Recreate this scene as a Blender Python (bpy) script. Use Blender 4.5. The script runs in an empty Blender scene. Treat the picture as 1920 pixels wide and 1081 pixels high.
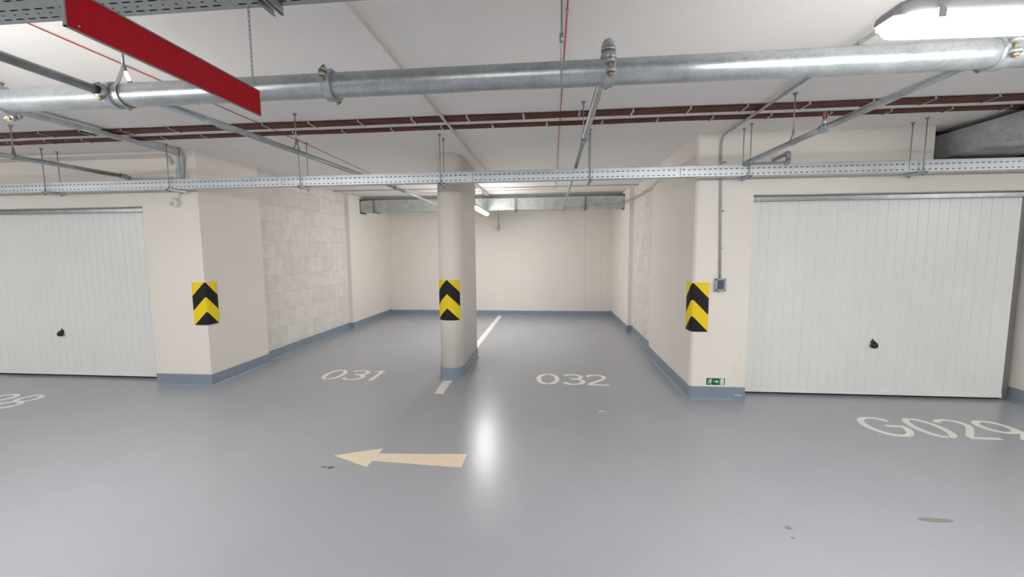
import bpy, bmesh, math, random
from mathutils import Vector, Matrix
random.seed(7)
S = bpy.context.scene
COL = S.collection
PI = math.pi

# ------------------------------------------------------------------ camera, world, exposure
cam_d = bpy.data.cameras.new('camera')
cam = bpy.data.objects.new('camera', cam_d)
COL.objects.link(cam)
cam_d.sensor_fit = 'HORIZONTAL'
cam_d.sensor_width = 36.0
cam_d.lens = 761.48 / 1920 * 36.0
cam_d.clip_start = 0.02
cam_d.clip_end = 100
_r = Vector((0.99545983, 0.09493883, -0.00680792))
_u = Vector((-0.0020812, 0.09321799, 0.99564355))
_w = Vector((-0.09515986, 0.99110899, -0.09299235))
M4 = Matrix.Identity(4)
for i in range(3):
    M4[i][0] = _r[i]; M4[i][1] = _u[i]; M4[i][2] = -_w[i]
M4[0][3], M4[1][3], M4[2][3] = 0.0, 0.0, 1.65
cam.matrix_world = M4
S.camera = cam

wd = bpy.data.worlds.new('world'); S.world = wd; wd.use_nodes = True
wd.node_tree.nodes['Background'].inputs[0].default_value = (1.0, 0.97, 0.93, 1)
wd.node_tree.nodes['Background'].inputs[1].default_value = 0.0
S.view_settings.view_transform = 'Standard'
S.view_settings.look = 'None'
S.view_settings.gamma = 1.0
S.view_settings.use_curve_mapping = False
S.view_settings.exposure = 0.96
LAMP = 52.0          # radiance of the tube lamps' diffusers

CEIL = 2.85

# ------------------------------------------------------------------ materials
def nmat(name):
    m = bpy.data.materials.new(name); m.use_nodes = True
    nt = m.node_tree; b = nt.nodes['Principled BSDF']
    return m, nt, b
def N(nt, t, **kw):
    n = nt.nodes.new(t)
    for k, v in kw.items(): setattr(n, k, v)
    return n
def noise(nt, scale, detail=3, rough=0.55, vec=None):
    n = N(nt, 'ShaderNodeTexNoise')
    n.inputs['Scale'].default_value = scale
    n.inputs['Detail'].default_value = detail
    n.inputs['Roughness'].default_value = rough
    if vec is None:
        g = N(nt, 'ShaderNodeNewGeometry'); vec = g.outputs['Position']
    nt.links.new(vec, n.inputs['Vector'])
    return n
def ramp(nt, fac, stops):
    r = N(nt, 'ShaderNodeValToRGB')
    e = r.color_ramp.elements
    e[0].position, e[0].color = stops[0][0], (*stops[0][1], 1)
    e[1].position, e[1].color = stops[-1][0], (*stops[-1][1], 1)
    for p, c in stops[1:-1]:
        x = e.new(p); x.color = (*c, 1)
    nt.links.new(fac, r.inputs[0])
    return r
def bump(nt, b, h, strength, dist=0.01, prev=None):
    n = N(nt, 'ShaderNodeBump')
    n.inputs['Strength'].default_value = strength
    n.inputs['Distance'].default_value = dist
    nt.links.new(h, n.inputs['Height'])
    if prev: nt.links.new(prev.outputs[0], n.inputs['Normal'])
    nt.links.new(n.outputs[0], b.inputs['Normal'])
    return n
def scalec(c, k): return tuple(min(1, v * k) for v in c)
def simple(name, col, rough=0.5, metal=0.0, var=0.06, scale=12, bmp=0.0, bscale=200):
    m, nt, b = nmat(name)
    n = noise(nt, scale)
    r = ramp(nt, n.outputs[0], [(0.3, scalec(col, 1 - var)), (0.7, scalec(col, 1 + var))])
    nt.links.new(r.outputs[0], b.inputs['Base Color'])
    b.inputs['Roughness'].default_value = rough
    b.inputs['Metallic'].default_value = metal
    if bmp:
        n2 = noise(nt, bscale, 2)
        bump(nt, b, n2.outputs[0], bmp, 0.002)
    return m

WALLC = (0.855, 0.81, 0.755)
def wall_mat():
    m, nt, b = nmat('painted_plaster')
    n = noise(nt, 1.2, 4)
    r = ramp(nt, n.outputs[0], [(0.3, scalec(WALLC, .975)), (0.7, scalec(WALLC, 1.02))])
    nt.links.new(r.outputs[0], b.inputs['Base Color'])
    b.inputs['Roughness'].default_value = 0.75
    n2 = noise(nt, 90, 4, .6); b1 = bump(nt, b, n2.outputs[0], .18, .004)
    n3 = noise(nt, 5, 3, .6); bump(nt, b, n3.outputs[0], .12, .02, b1)
    return m
def block_mat():
    m, nt, b = nmat('painted_blockwork')
    g = N(nt, 'ShaderNodeNewGeometry'); sp = N(nt, 'ShaderNodeSeparateXYZ')
    nt.links.new(g.outputs['Position'], sp.inputs[0])
    cb = N(nt, 'ShaderNodeCombineXYZ')
    a = N(nt, 'ShaderNodeMath', operation='ADD'); a.inputs[1].default_value = 0.02
    nt.links.new(sp.outputs[1], a.inputs[0]); nt.links.new(a.outputs[0], cb.inputs[0])
    a2 = N(nt, 'ShaderNodeMath', operation='ADD'); a2.inputs[1].default_value = -0.19 + 0.2755 * 2
    nt.links.new(sp.outputs[2], a2.inputs[0]); nt.links.new(a2.outputs[0], cb.inputs[1])
    # wobble the joints a little
    nz = noise(nt, 6, 2); mx = N(nt, 'ShaderNodeMixRGB', blend_type='ADD'); mx.inputs[0].default_value = 0.022
    nt.links.new(cb.outputs[0], mx.inputs[1]); nt.links.new(nz.outputs['Color'], mx.inputs[2])
    br = N(nt, 'ShaderNodeTexBrick'); br.offset = 0.5; br.squash = 1
    br.inputs['Scale'].default_value = 1.0
    br.inputs['Brick Width'].default_value = 0.375
    br.inputs['Row Height'].default_value = 0.2755
    br.inputs['Mortar Size'].default_value = 0.004
    br.inputs['Mortar Smooth'].default_value = 0.6
    br.inputs['Bias'].default_value = 0.0
    br.inputs['Color1'].default_value = (0.80, 0.765, 0.72, 1)
    br.inputs['Color2'].default_value = (0.87, 0.835, 0.79, 1)
    br.inputs['Mortar'].default_value = (0.70, 0.66, 0.60, 1)
    nt.links.new(mx.outputs[0], br.inputs['Vector'])
    n = noise(nt, 7, 6, .6)
    r = ramp(nt, n.outputs[0], [(0.38, (.90, .90, .89)), (0.56, (1, 1, 1))])
    mu = N(nt, 'ShaderNodeMixRGB', blend_type='MULTIPLY'); mu.inputs[0].default_value = .8
    nt.links.new(br.outputs[0], mu.inputs[1]); nt.links.new(r.outputs[0], mu.inputs[2])
    nt.links.new(mu.outputs[0], b.inputs['Base Color'])
    b.inputs['Roughness'].default_value = 0.85
    inv = N(nt, 'ShaderNodeMath', operation='SUBTRACT'); inv.inputs[0].default_value = 1
    nt.links.new(br.outputs['Fac'], inv.inputs[1])
    b1 = bump(nt, b, inv.outputs[0], .7, .006)
    n2 = noise(nt, 70, 5, .7); bump(nt, b, n2.outputs[0], .8, .008, b1)
    return m
def ceiling_mat():
    m, nt, b = nmat('painted_concrete_ceiling')
    g = N(nt, 'ShaderNodeNewGeometry')
    mp = N(nt, 'ShaderNodeMapping'); mp.inputs['Location'].default_value = (0.62, 0.55, 0)
    nt.links.new(g.outputs['Position'], mp.inputs[0])
    br = N(nt, 'ShaderNodeTexBrick'); br.offset = 0.0; br.squash = 1
    br.inputs['Scale'].default_value = 1.0
    br.inputs['Brick Width'].default_value = 2.5
    br.inputs['Row Height'].default_value = 1.25
    br.inputs['Mortar Size'].default_value = 0.004
    br.inputs['Mortar Smooth'].default_value = 0.5
    c = (0.93, 0.90, 0.87)
    br.inputs['Color1'].default_value = (*c, 1); br.inputs['Color2'].default_value = (*scalec(c, .985), 1)
    br.inputs['Mortar'].default_value = (*scalec(c, 1.08), 1)
    nt.links.new(mp.outputs[0], br.inputs['Vector'])
    n = noise(nt, .8, 4)
    r = ramp(nt, n.outputs[0], [(0.3, (.96, .96, .96)), (0.7, (1, 1, 1))])
    mu = N(nt, 'ShaderNodeMixRGB', blend_type='MULTIPLY'); mu.inputs[0].default_value = 1
    nt.links.new(br.outputs[0], mu.inputs[1]); nt.links.new(r.outputs[0], mu.inputs[2])
    nt.links.new(mu.outputs[0], b.inputs['Base Color'])
    b.inputs['Roughness'].default_value = 0.8
    b1 = bump(nt, b, br.outputs['Fac'], .3, .003)
    n2 = noise(nt, 60, 3, .6); bump(nt, b, n2.outputs[0], .08, .003, b1)
    return m
def floor_mat():
    m, nt, b = nmat('epoxy_floor')
    n = noise(nt, .55, 5, .6)
    r = ramp(nt, n.outputs[0], [(0.3, (0.375, 0.388, 0.420)), (0.7, (0.420, 0.434, 0.466))])
    sp = noise(nt, 420, 2, .5)
    r2 = ramp(nt, sp.outputs[0], [(0.35, (.93, .93, .93)), (0.65, (1, 1, 1))])
    mu = N(nt, 'ShaderNodeMixRGB', blend_type='MULTIPLY'); mu.inputs[0].default_value = 1
    nt.links.new(r.outputs[0], mu.inputs[1]); nt.links.new(r2.outputs[0], mu.inputs[2])
    nt.links.new(mu.outputs[0], b.inputs['Base Color'])
    n3 = noise(nt, 1.5, 4)
    mr = N(nt, 'ShaderNodeMapRange')
    mr.inputs['To Min'].default_value = 0.22; mr.inputs['To Max'].default_value = 0.28
    nt.links.new(n3.outputs[0], mr.inputs[0]); nt.links.new(mr.outputs[0], b.inputs['Roughness'])
    b.inputs['Specular IOR Level'].default_value = 0.42
    n2 = noise(nt, 150, 3, .6); bump(nt, b, n2.outputs[0], .16, .002)
    return m
def galv_mat(name, c=(0.50, 0.52, 0.52), rough=0.38, metal=.85, sc=30, con=.2):
    m, nt, b = nmat(name)
    v = N(nt, 'ShaderNodeTexVoronoi'); v.inputs['Scale'].default_value = sc * 3
    g = N(nt, 'ShaderNodeNewGeometry'); nt.links.new(g.outputs['Position'], v.inputs['Vector'])
    n = noise(nt, sc / 3, 5, .65)
    mxx = N(nt, 'ShaderNodeMath', operation='MULTIPLY_ADD')
    mxx.inputs[1].default_value = .25
    nt.links.new(v.outputs['Color'], mxx.inputs[0]); nt.links.new(n.outputs[0], mxx.inputs[2])
    r = ramp(nt, mxx.outputs[0], [(0.4, scalec(c, 1 - con)), (0.85, scalec(c, 1 + con))])
    nt.links.new(r.outputs[0], b.inputs['Base Color'])
    b.inputs['Metallic'].default_value = metal
    b.inputs['Roughness'].default_value = rough
    n2 = noise(nt, 60, 3); bump(nt, b, n2.outputs[0], .12, .002)
    return m
def guard_mat():
    m, nt, b = nmat('chevron_foam')
    uv = N(nt, 'ShaderNodeUVMap'); uv.uv_map = 'UVMap'
    sp = N(nt, 'ShaderNodeSeparateXYZ'); nt.links.new(uv.outputs[0], sp.inputs[0])
    ab = N(nt, 'ShaderNodeMath', operation='ABSOLUTE'); nt.links.new(sp.outputs[0], ab.inputs[0])
    ad = N(nt, 'ShaderNodeMath', operation='ADD'); nt.links.new(ab.outputs[0], ad.inputs[0]); nt.links.new(sp.outputs[1], ad.inputs[1])
    dv = N(nt, 'ShaderNodeMath', operation='DIVIDE'); dv.inputs[1].default_value = 0.362
    nt.links.new(ad.outputs[0], dv.inputs[0])
    fr = N(nt, 'ShaderNodeMath', operation='FRACT'); nt.links.new(dv.outputs[0], fr.inputs[0])
    r = ramp(nt, fr.outputs[0], [(0.0, (0.9, 0.62, 0.01)), (0.47, (0.9, 0.62, 0.01))])
    r.color_ramp.interpolation = 'CONSTANT'
    e = r.color_ramp.elements
    e[1].position = 0.5; e[1].color = (0.012, 0.012, 0.012, 1)
    e[0].color = (0.93, 0.69, 0.015, 1)
    nt.links.new(r.outputs[0], b.inputs['Base Color'])
    b.inputs['Roughness'].default_value = 0.6
    b.inputs['Specular IOR Level'].default_value = 0.3
    return m
def emit_mat(name, s, c=(1, .985, .96)):
    m, nt, b = nmat(name)
    b.inputs['Base Color'].default_value = (.9, .9, .9, 1)
    b.inputs['Emission Color'].default_value = (*c, 1)
    b.inputs['Emission Strength'].default_value = s
    return m

W = wall_mat(); BLK = block_mat(); CE = ceiling_mat(); FL = floor_mat()
BASE = simple('baseboard_paint', (0.245, 0.30, 0.365), .38, 0, .05, 6, .1, 90)
DOORW = simple('door_white', (0.84, 0.845, 0.83), .34, 0, .015, 3)
GALV = galv_mat('galvanised_pipe', (.40, .43, .445), .36, .72)
GALN = galv_mat('galvanised_tray_shaded', (.40, .43, .43), .45, .5, 14, .08)  # darker copy of the tray metal, shade on the near tray put into colour
GALT = galv_mat('galvanised_tray', (.64, .68, .71), .42, .5, 14, .06)
GALD = galv_mat('galvanised_duct', (.55, .58, .58), .5, .45, 20)
ZINC = simple('zinc_rod', (0.36, 0.38, 0.39), .4, .8)
BRASS = simple('rusty_brass', (0.38, 0.30, 0.17), .4, .7, .3, 60)
COPPER = simple('red_bronze', (.30, .11, .08), .4, .3)
DARK = simple('black_plastic', (0.012, 0.012, 0.013), .3)
BLACK = simple('black_rubber_and_shade', (0.02, 0.02, 0.02), .8)  # black for rubber, and for painted shade in openings, slots and door gap
PAINTM = simple('road_paint', (0.88, 0.86, 0.80), .45, 0, .04, 30)
ARROWM = simple('beige_paint', (0.84, 0.71, 0.54), .45, 0, .04, 30)
CABLE = simple('brown_cable', (0.125, 0.036, 0.023), .45, 0, .35, 9)
CLIP = simple('zinc_clip', (.5, .5, .5), .4, .6)
REDW = simple('red_wire', (.55, .03, .03), .4)
REDP = simple('red_panel', (.42, .002, .012), .42, 0, .12, 60)
REDP.node_tree.nodes['Principled BSDF'].inputs['Specular IOR Level'].default_value = .25
ALU = simple('aluminium', (.30, .30, .29), .45, .6)
GREYP = simple('grey_plastic', (.42, .43, .43), .45)
CREAMP = simple('painted_conduit', (.62, .59, .55), .5)
LAMPH = simple('lamp_housing', (.33, .34, .36), .45)
EMIT = emit_mat('lamp_diffuser', LAMP)
GREEN = simple('sign_green', (.005, .12, .065), .35)
WHITEP = simple('sign_white', (.80, .84, .78), .4)
LUM = simple('sign_pale_green', (.66, .76, .52), .4)
GUARD = guard_mat()
STAIN = simple('oil_stain', (.10, .095, .09), .3, 0, .25, 90)
STAINL = simple('pale_stain', (.25, .24, .225), .35, 0, .06, 40)
CLEAR = simple('smoky_plastic', (.50, .53, .56), .2)
PCB = simple('terminal_block', (.06, .09, .12), .4, 0, .5, 120)

# ------------------------------------------------------------------ mesh helpers
def origin_of(o):
    v = Vector((0, 0, 0))
    while o is not None:
        v += o.location; o = o.parent
    return v
class MB:
    def __init__(s): s.v = []; s.f = []; s.mi = []; s.uv = None; s.sm = []
    def add(s, vs, fs, mi=0, smooth=False):
        n = len(s.v); s.v += [tuple(p) for p in vs]
        for f in fs:
            s.f.append([i + n for i in f]); s.mi.append(mi); s.sm.append(smooth)
        return s
    def box(s, a, b, mi=0):
        x0, y0, z0 = a; x1, y1, z1 = b
        vs = [(x0,y0,z0),(x1,y0,z0),(x1,y1,z0),(x0,y1,z0),(x0,y0,z1),(x1,y0,z1),(x1,y1,z1),(x0,y1,z1)]
        return s.add(vs, [(0,3,2,1),(4,5,6,7),(0,1,5,4),(1,2,6,5),(2,3,7,6),(3,0,4,7)], mi)
    def prism(s, poly, z0, z1, mi=0, mif=None, smooth=False):
        """poly counter-clockwise seen from above"""
        n = len(poly)
        vs = [(x, y, z0) for x, y in poly] + [(x, y, z1) for x, y in poly]
        s.add(vs, [list(range(n))[::-1]], mi)
        base = len(s.v) - 2 * n
        s.f.append([base + n + i for i in range(n)]); s.mi.append(mi); s.sm.append(False)
        for i in range(n):
            j = (i + 1) % n
            s.f.append([base + i, base + j, base + n + j, base + n + i])
            s.mi.append(mif(poly[i], poly[j]) if mif else mi); s.sm.append(smooth)
        return s
    def extr(s, poly, fn0, fn1, mi=0, smooth=False):
        """poly of 2-d points, fn maps 2-d point to 3-d at both ends"""
        n = len(poly)
        s.add([fn0(p) for p in poly] + [fn1(p) for p in poly],
              [list(range(n))[::-1], [n + i for i in range(n)]], mi)
        b = len(s.v) - 2 * n
        for i in range(n):
            j = (i + 1) % n
            s.f.append([b + i, b + j, b + n + j, b + n + i]); s.mi.append(mi); s.sm.append(smooth)
        return s
    def tube(s, pts, r, n=12, mi=0, cap=True):
        pts = [Vector(p) for p in pts]
        rs = r if isinstance(r, (list, tuple)) else [r] * len(pts)
        rings = []; prevx = None
        for i, p in enumerate(pts):
            if i == 0: t = pts[1] - pts[0]
            elif i == len(pts) - 1: t = pts[-1] - pts[-2]
            else: t = (pts[i + 1] - p).normalized() + (p - pts[i - 1]).normalized()
            t.normalize()
            if prevx is None:
                a = Vector((0, 0, 1)) if abs(t.z) < .9 else Vector((1, 0, 0))
                x = t.cross(a).normalized()
            else:
                x = (prevx - t * prevx.dot(t)).normalized()
            prevx = x; y = t.cross(x)
            k = 1.0
            if 0 < i < len(pts) - 1:
                c = (pts[i + 1] - p).normalized().dot((p - pts[i - 1]).normalized())
                k = 1
            rings.append([p + (x * math.cos(2 * PI * j / n) + y * math.sin(2 * PI * j / n)) * rs[i] * k for j in range(n)])
        vs = [q for R in rings for q in R]; fs = []
        for i in range(len(pts) - 1):
            for j in range(n):
                k = (j + 1) % n
                fs.append((i * n + j, i * n + k, (i + 1) * n + k, (i + 1) * n + j))
        s.add(vs, fs, mi, True)
        if cap:
            b = len(s.v) - len(vs)
            s.f.append([b + j for j in range(n)][::-1]); s.mi.append(mi); s.sm.append(False)
            s.f.append([b + (len(pts) - 1) * n + j for j in range(n)]); s.mi.append(mi); s.sm.append(False)
        return s
    def build(s, name, mats, parent=None, bevel=0, solid=0):
        me = bpy.data.meshes.new(name)
        o0 = origin_of(parent) if parent else Vector((0, 0, 0))
        me.from_pydata([tuple(Vector(p) - o0) for p in s.v], [], s.f)
        for m in (mats if isinstance(mats, (list, tuple)) else [mats]): me.materials.append(m)
        for i, p in enumerate(me.polygons):
            p.material_index = s.mi[i]; p.use_smooth = s.sm[i]
        bm = bmesh.new(); bm.from_mesh(me)
        bmesh.ops.recalc_face_normals(bm, faces=bm.faces)
        bm.to_mesh(me); bm.free()
        me.update()
        o = bpy.data.objects.new(name, me); COL.objects.link(o)
        if parent: o.parent = parent
        if bevel:
            md = o.modifiers.new('bevel', 'BEVEL'); md.width = bevel; md.segments = 2; md.limit_method = 'ANGLE'
        if solid:
            md = o.modifiers.new('solid', 'SOLIDIFY'); md.thickness = solid; md.offset = 0
        return o
def thing(name, label, cat, loc=(0, 0, 0), group=None):
    o = bpy.data.objects.new(name, None); COL.objects.link(o); o.location = loc
    o.empty_display_size = .1
    return tag(o, label, cat, group)
def tag(o, label, cat, group=None):
    o['label'] = label; o['category'] = cat
    if group: o['group'] = group
    return o
def struct(o, label=None):
    o['kind'] = 'structure'
    if label: o['label'] = label
    return o
def copy_tree(o, parent=None):
    c = o.copy(); COL.objects.link(c)
    if parent: c.parent = parent
    for ch in [k for k in o.children if k.name in bpy.data.objects]:
        copy_tree(ch, c)
    return c
def rbend(pts, rad, seg=6):
    """round the corners of a polyline"""
    P = [Vector(p) for p in pts]; out = [P[0]]
    for i in range(1, len(P) - 1):
        a = (P[i - 1] - P[i]).normalized(); b = (P[i + 1] - P[i]).normalized()
        ang = a.angle(b); d = min(rad / math.tan(ang / 2), (P[i-1]-P[i]).length*.49, (P[i+1]-P[i]).length*.49)
        s0, s1 = P[i] + a * d, P[i] + b * d
        for k in range(seg + 1):
            t = k / seg
            out.append(s0 * (1 - t) ** 2 + P[i] * 2 * t * (1 - t) + s1 * t * t)
    out.append(P[-1]); return out
def hexnut(mb, c, axis, r, h, mi=0):
    c = Vector(c); a = Vector(axis).normalized()
    mb.tube([c - a * h / 2, c + a * h / 2], r, 6, mi)
    # flat look
    return mb

# ------------------------------------------------------------------ the shell
XL, XR, YN, YB, YF = -12.0, 10.0, -6.2, 10.25, 4.54
struct(MB().box((XL, YN, -0.2), (XR, YB + .3, 0)).build('floor', FL), 'grey-blue glossy epoxy garage floor')
floor_o = bpy.data.objects['floor']
struct(MB().box((XL, YN, CEIL), (XR, YB + .3, CEIL + .25)).build('ceiling', CE), 'pale painted concrete ceiling')

# left bay wall: front pillar, recessed blockwork, rear pier
PLx, RLx = -4.185, -4.28
left_poly = [(-4.925, YF), (PLx, YF), (PLx, 5.57), (RLx, 5.57), (RLx, 8.2), (PLx, 8.2), (PLx, YB), (-4.925, YB)]
left_notch = [(-4.925, YF), (PLx, YF), (PLx, 5.57), (RLx, 5.57), (RLx, 8.2), (PLx, 8.2), (PLx, 8.69), (-4.55, 8.69), (-4.55, 9.01), (PLx, 9.01), (PLx, YB), (-4.925, YB)]
blkL = lambda p, q: 1 if abs(p[0] - RLx) < 1e-4 and abs(q[0] - RLx) < 1e-4 else (2 if p[1] > 8.6 and p[1] < 9.1 and q[1] < 9.1 and p[0] < -4.5 and q[0] < -4.5 else 0)  # back of the duct opening is black, its inner shade painted on
m = MB(); m.prism(left_poly, 0, 2.48, 0, blkL); m.prism(left_notch, 2.48, 2.80, 0, blkL); m.prism(left_poly, 2.80, CEIL, 0, blkL)
struct(m.build('wall_left', [W, BLK, BLACK]), 'cream wall on the left of the parking bay with rough blockwork panel')
PRx, RRx = 1.53, 1.605
right_poly = [(2.11, YF), (2.11, YB), (1.49, YB), (1.52, 8.2), (RRx, 8.2), (RRx, 6.42), (PRx, 6.42), (PRx, YF + .022), (PRx + .022, YF)]
right_notch = [(2.11, YF), (2.11, YB), (1.49, YB), (1.512, 9.01), (1.85, 9.01), (1.85, 8.69), (1.515, 8.69), (1.52, 8.2), (RRx, 8.2), (RRx, 6.42), (PRx, 6.42), (PRx, YF + .022), (PRx + .022, YF)]
blkR = lambda p, q: 1 if abs(p[0] - RRx) < 1e-4 and abs(q[0] - RRx) < 1e-4 else (2 if p[0] > 1.8 and q[0] > 1.8 and 8.6 < p[1] < 9.1 and 8.6 < q[1] < 9.1 else 0)  # same black back face, shade painted into the right opening
m = MB(); m.prism(right_poly, 0, 2.48, 0, blkR); m.prism(right_notch, 2.48, 2.80, 0, blkR); m.prism(right_poly, 2.80, CEIL, 0, blkR)
struct(m.build('wall_right', [W, BLK, BLACK]), 'cream wall on the right of the parking bay')
m = MB().box((-4.925, YB, 0), (2.11, YB + .25, CEIL))
struct(m.build('wall_back', W), 'cream rear wall of the parking bay')
# thin vertical joints on the back wall
m = MB().box((.84, YB - .003, .15), (.846, YB + .01, 2.5)).box((1.24, YB - .002, .15), (1.244, YB + .01, 2.5))
struct(m.build('trim_1', simple('joint', (.58, .54, .5), .8)), 'thin vertical joint lines on the rear wall')
# lintels and walls around the garage doors
m = MB().box((-7.75, YF, 2.215), (-4.925, YF + .24, CEIL)).box((-9.4, YF, 0), (-7.75, YF + .24, CEIL)).box((XL, YF, 0), (-9.4, YF + .24, CEIL))
struct(m.build('wall_front_left', W), 'cream wall above the left garage door')
m = MB()
m.box((2.11, YF, 2.215), (3.80, YF + .24, CEIL)); m.box((3.80, YF, 2.215), (4.955, YF + .24, 2.51))
m.box((4.955, YF, 2.215), (XR, YF + .24, 2.51)); m.box((4.85, YF, 2.51), (XR, YF + .24, CEIL))
arc = [(4.955, 4.86)] + [(5.075 + .12 * math.cos(a), 4.66 + .12 * math.sin(a)) for a in [PI + k * PI / 2 / 12 for k in range(13)]]
m.prism(arc + [(6.2, YF), (6.2, 5.1), (4.955, 5.1)], 0, 2.215, 0, None, False)
m.box((6.2, YF, 0), (XR, YF + .24, 2.215))
struct(m.build('wall_front_right', W), 'cream wall around the right garage door')
struct(MB().box((XL - .2, YN, 0), (XL, YF + .24, CEIL)).build('wall_far_left', W))
struct(MB().box((XR, YN, 0), (XR + .2, YF + .24, CEIL)).build('wall_far_right', W))
struct(MB().box((XL, YN - .2, 0), (XR, YN, CEIL)).build('wall_near', W))

def offset_path(path, t, closed=False):
    n = len(path); out = []
    for i in range(n):
        def nrm(a, b):
            d = Vector((b[0] - a[0], b[1] - a[1])).normalized(); return Vector((d.y, -d.x))
        if closed or 0 < i < n - 1:
            n0 = nrm(path[i - 1], path[i]); n1 = nrm(path[i], path[(i + 1) % n])
            mm = (n0 + n1); mm /= mm.dot(n0)
        elif i == 0: mm = nrm(path[0], path[1])
        else: mm = nrm(path[-2], path[-1])
        out.append((path[i][0] + mm.x * t, path[i][1] + mm.y * t))
    return out
def baseboard(name, path, h=.146, closed=False, parent=None, label=None):
    prof = [(0, 0), (.030, 0), (.014, .022), (.012, h - .004), (.008, h), (0, h)]
    rings = [offset_path(path, t, closed) for t, z in prof]
    n = len(path); mb = MB(); k = len(prof)
    vs = [(rings[j][i][0], rings[j][i][1], prof[j][1] + (.0005 if prof[j][1] == 0 else 0)) for i in range(n) for j in range(k)]
    fs = []
    for i in range(n if closed else n - 1):
        a = i * k; b = ((i + 1) % n) * k
        for j in range(k - 1): fs.append((a + j, b + j, b + j + 1, a + j + 1))
    if not closed: fs += [list(range(k)), [(n - 1) * k + j for j in range(k)][::-1]]
    mb.add(vs, fs)
    o = mb.build(name, BASE, parent)
    if not parent: struct(o, label)
    return o
baseboard('baseboard_left', [(-4.925, YF), (PLx, YF), (PLx, 5.57), (RLx, 5.57), (RLx, 8.2), (PLx, 8.2), (PLx, YB)], label='blue-grey baseboard along the left bay wall')
baseboard('baseboard_back', [(PLx, YB), (1.49, YB)], .125, label='blue-grey baseboard along the rear wall')
baseboard('baseboard_right', [(1.49, YB), (1.52, 8.2), (RRx, 8.2), (RRx, 6.42), (PRx, 6.42), (PRx, YF + .022), (PRx + .022, YF), (2.11, YF)], label='blue-grey baseboard along the right bay wall')
baseboard('baseboard_far_right', arc + [(6.2, YF)], label='blue-grey baseboard curving round the pier beside the right garage door')
baseboard('baseboard_far_left', [(-11.9, YF), (-7.75, YF)])

# ------------------------------------------------------------------ garage doors
def garage_door(name, x0, x1, hx, label):
    root = thing(name, label, 'garage door', ((x0 + x1) / 2, 4.76, 0)); root['kind'] = 'structure'
    y = 4.75
    mb = MB(); pts = []
    pitch = .0998; x = x0 + .035; pts.append((x0, y))
    while x + pitch < x1 - .02:
        pts += [(x, y), (x + .003, y + .0045), (x + .007, y + .0045), (x + .010, y)]
        x += pitch
    pts.append((x1, y))
    z0, z1 = .03, 2.20
    vs = [(p[0], p[1], z0 + .045) for p in pts] + [(p[0], p[1], z1) for p in pts]
    n = len(pts); mb.add(vs, [(i, i + 1, n + i + 1, n + i) for i in range(n - 1)])
    mb.box((x0, y + .012, z0), (x1, y + .04, z1))
    mb.build('door_panel', DOORW, root)
    MB().box((x0, y - .004, z0), (x1, y + .012, z0 + .045)).box((x0, y - .007, z0), (x1, y, z0 + .012)).build('bottom_rail', DOORW, root)
    MB().box((x0 - .03, y - .075, 2.168), (x1 + .03, y - .06, 2.205)).box((x0 - .03, y - .075, 2.163), (x1 + .03, y - .03, 2.170)).box((x0 - .03, y - .06, 2.195), (x1 + .03, y - .03, 2.205)).build('top_rail', GALV, root)
    MB().box((x0, y + .0415, 0.001), (x1, y + .055, .03)).build('gap_shade_strip', BLACK, root)  # black strip painted in for the shade of the gap below the door
    for s in (-1, 1):
        xx = x0 - .006 if s < 0 else x1 + .006
        MB().box((min(xx, xx + s * .07), y + .02, 0), (max(xx, xx + s * .07), y + .06, 2.2)).build('side_frame', ALU, root)  # dark grey carries the shade of the jamb
    # handle: black knob with lock above
    hz = .60
    h = MB(); h.tube([(hx, y, hz + .022), (hx, y - .006, hz + .022), (hx, y - .008, hz + .022)], [.022, .022, .012], 20)
    sg = 1 if hx > 0 else -1
    h.tube([(hx, y - .004, hz + .024), (hx, y - .012, hz + .020), (hx, y - .018, hz + .011), (hx + sg * .001, y - .024, hz - .004), (hx + sg * .002, y - .028, hz - .022), (hx + sg * .003, y - .030, hz - .036), (hx + sg * .003, y - .031, hz - .044)], [.014, .019, .027, .034, .034, .023, .006], 20)
    ho = h.build('door_handle', DARK, root)
    k = MB(); k.tube([(hx - .004, y, hz + .052), (hx - .004, y - .01, hz + .052)], .008, 12); k.box((hx - .006, y - .004, hz + .026), (hx - .002, y - .001, hz + .048))
    k.build('lock_cylinder', BRASS, ho)
    return root
garage_door('door_1', -7.70, -4.955, -6.486, 'white ribbed up-and-over garage door left of the parking bays')
garage_door('door_2', 2.14, 4.852, 3.525, 'white ribbed up-and-over garage door right of the parking bays')

# ------------------------------------------------------------------ column
cx, cr, cy0, cy1 = -1.288, .157, 5.02, 6.22
def stadium(r_extra=0, n=16):
    R = cr + r_extra
    f = [(cx + R * math.cos(a), cy0 + cr + R * math.sin(a)) for a in [PI + k * PI / n for k in range(n + 1)]]
    b = [(cx + R * math.cos(a), cy1 - cr + R * math.sin(a)) for a in [k * PI / n for k in range(n + 1)]]
    return f + b
col = thing('column', 'cream oblong column with rounded ends standing between the two parking spaces', 'column', (cx, (cy0 + cy1) / 2, 0))
MB().prism(stadium(), 0, CEIL, 0, None, True).build('column_shaft', W, col)
baseboard('base_band', stadium(), .146, True, col)

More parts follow.
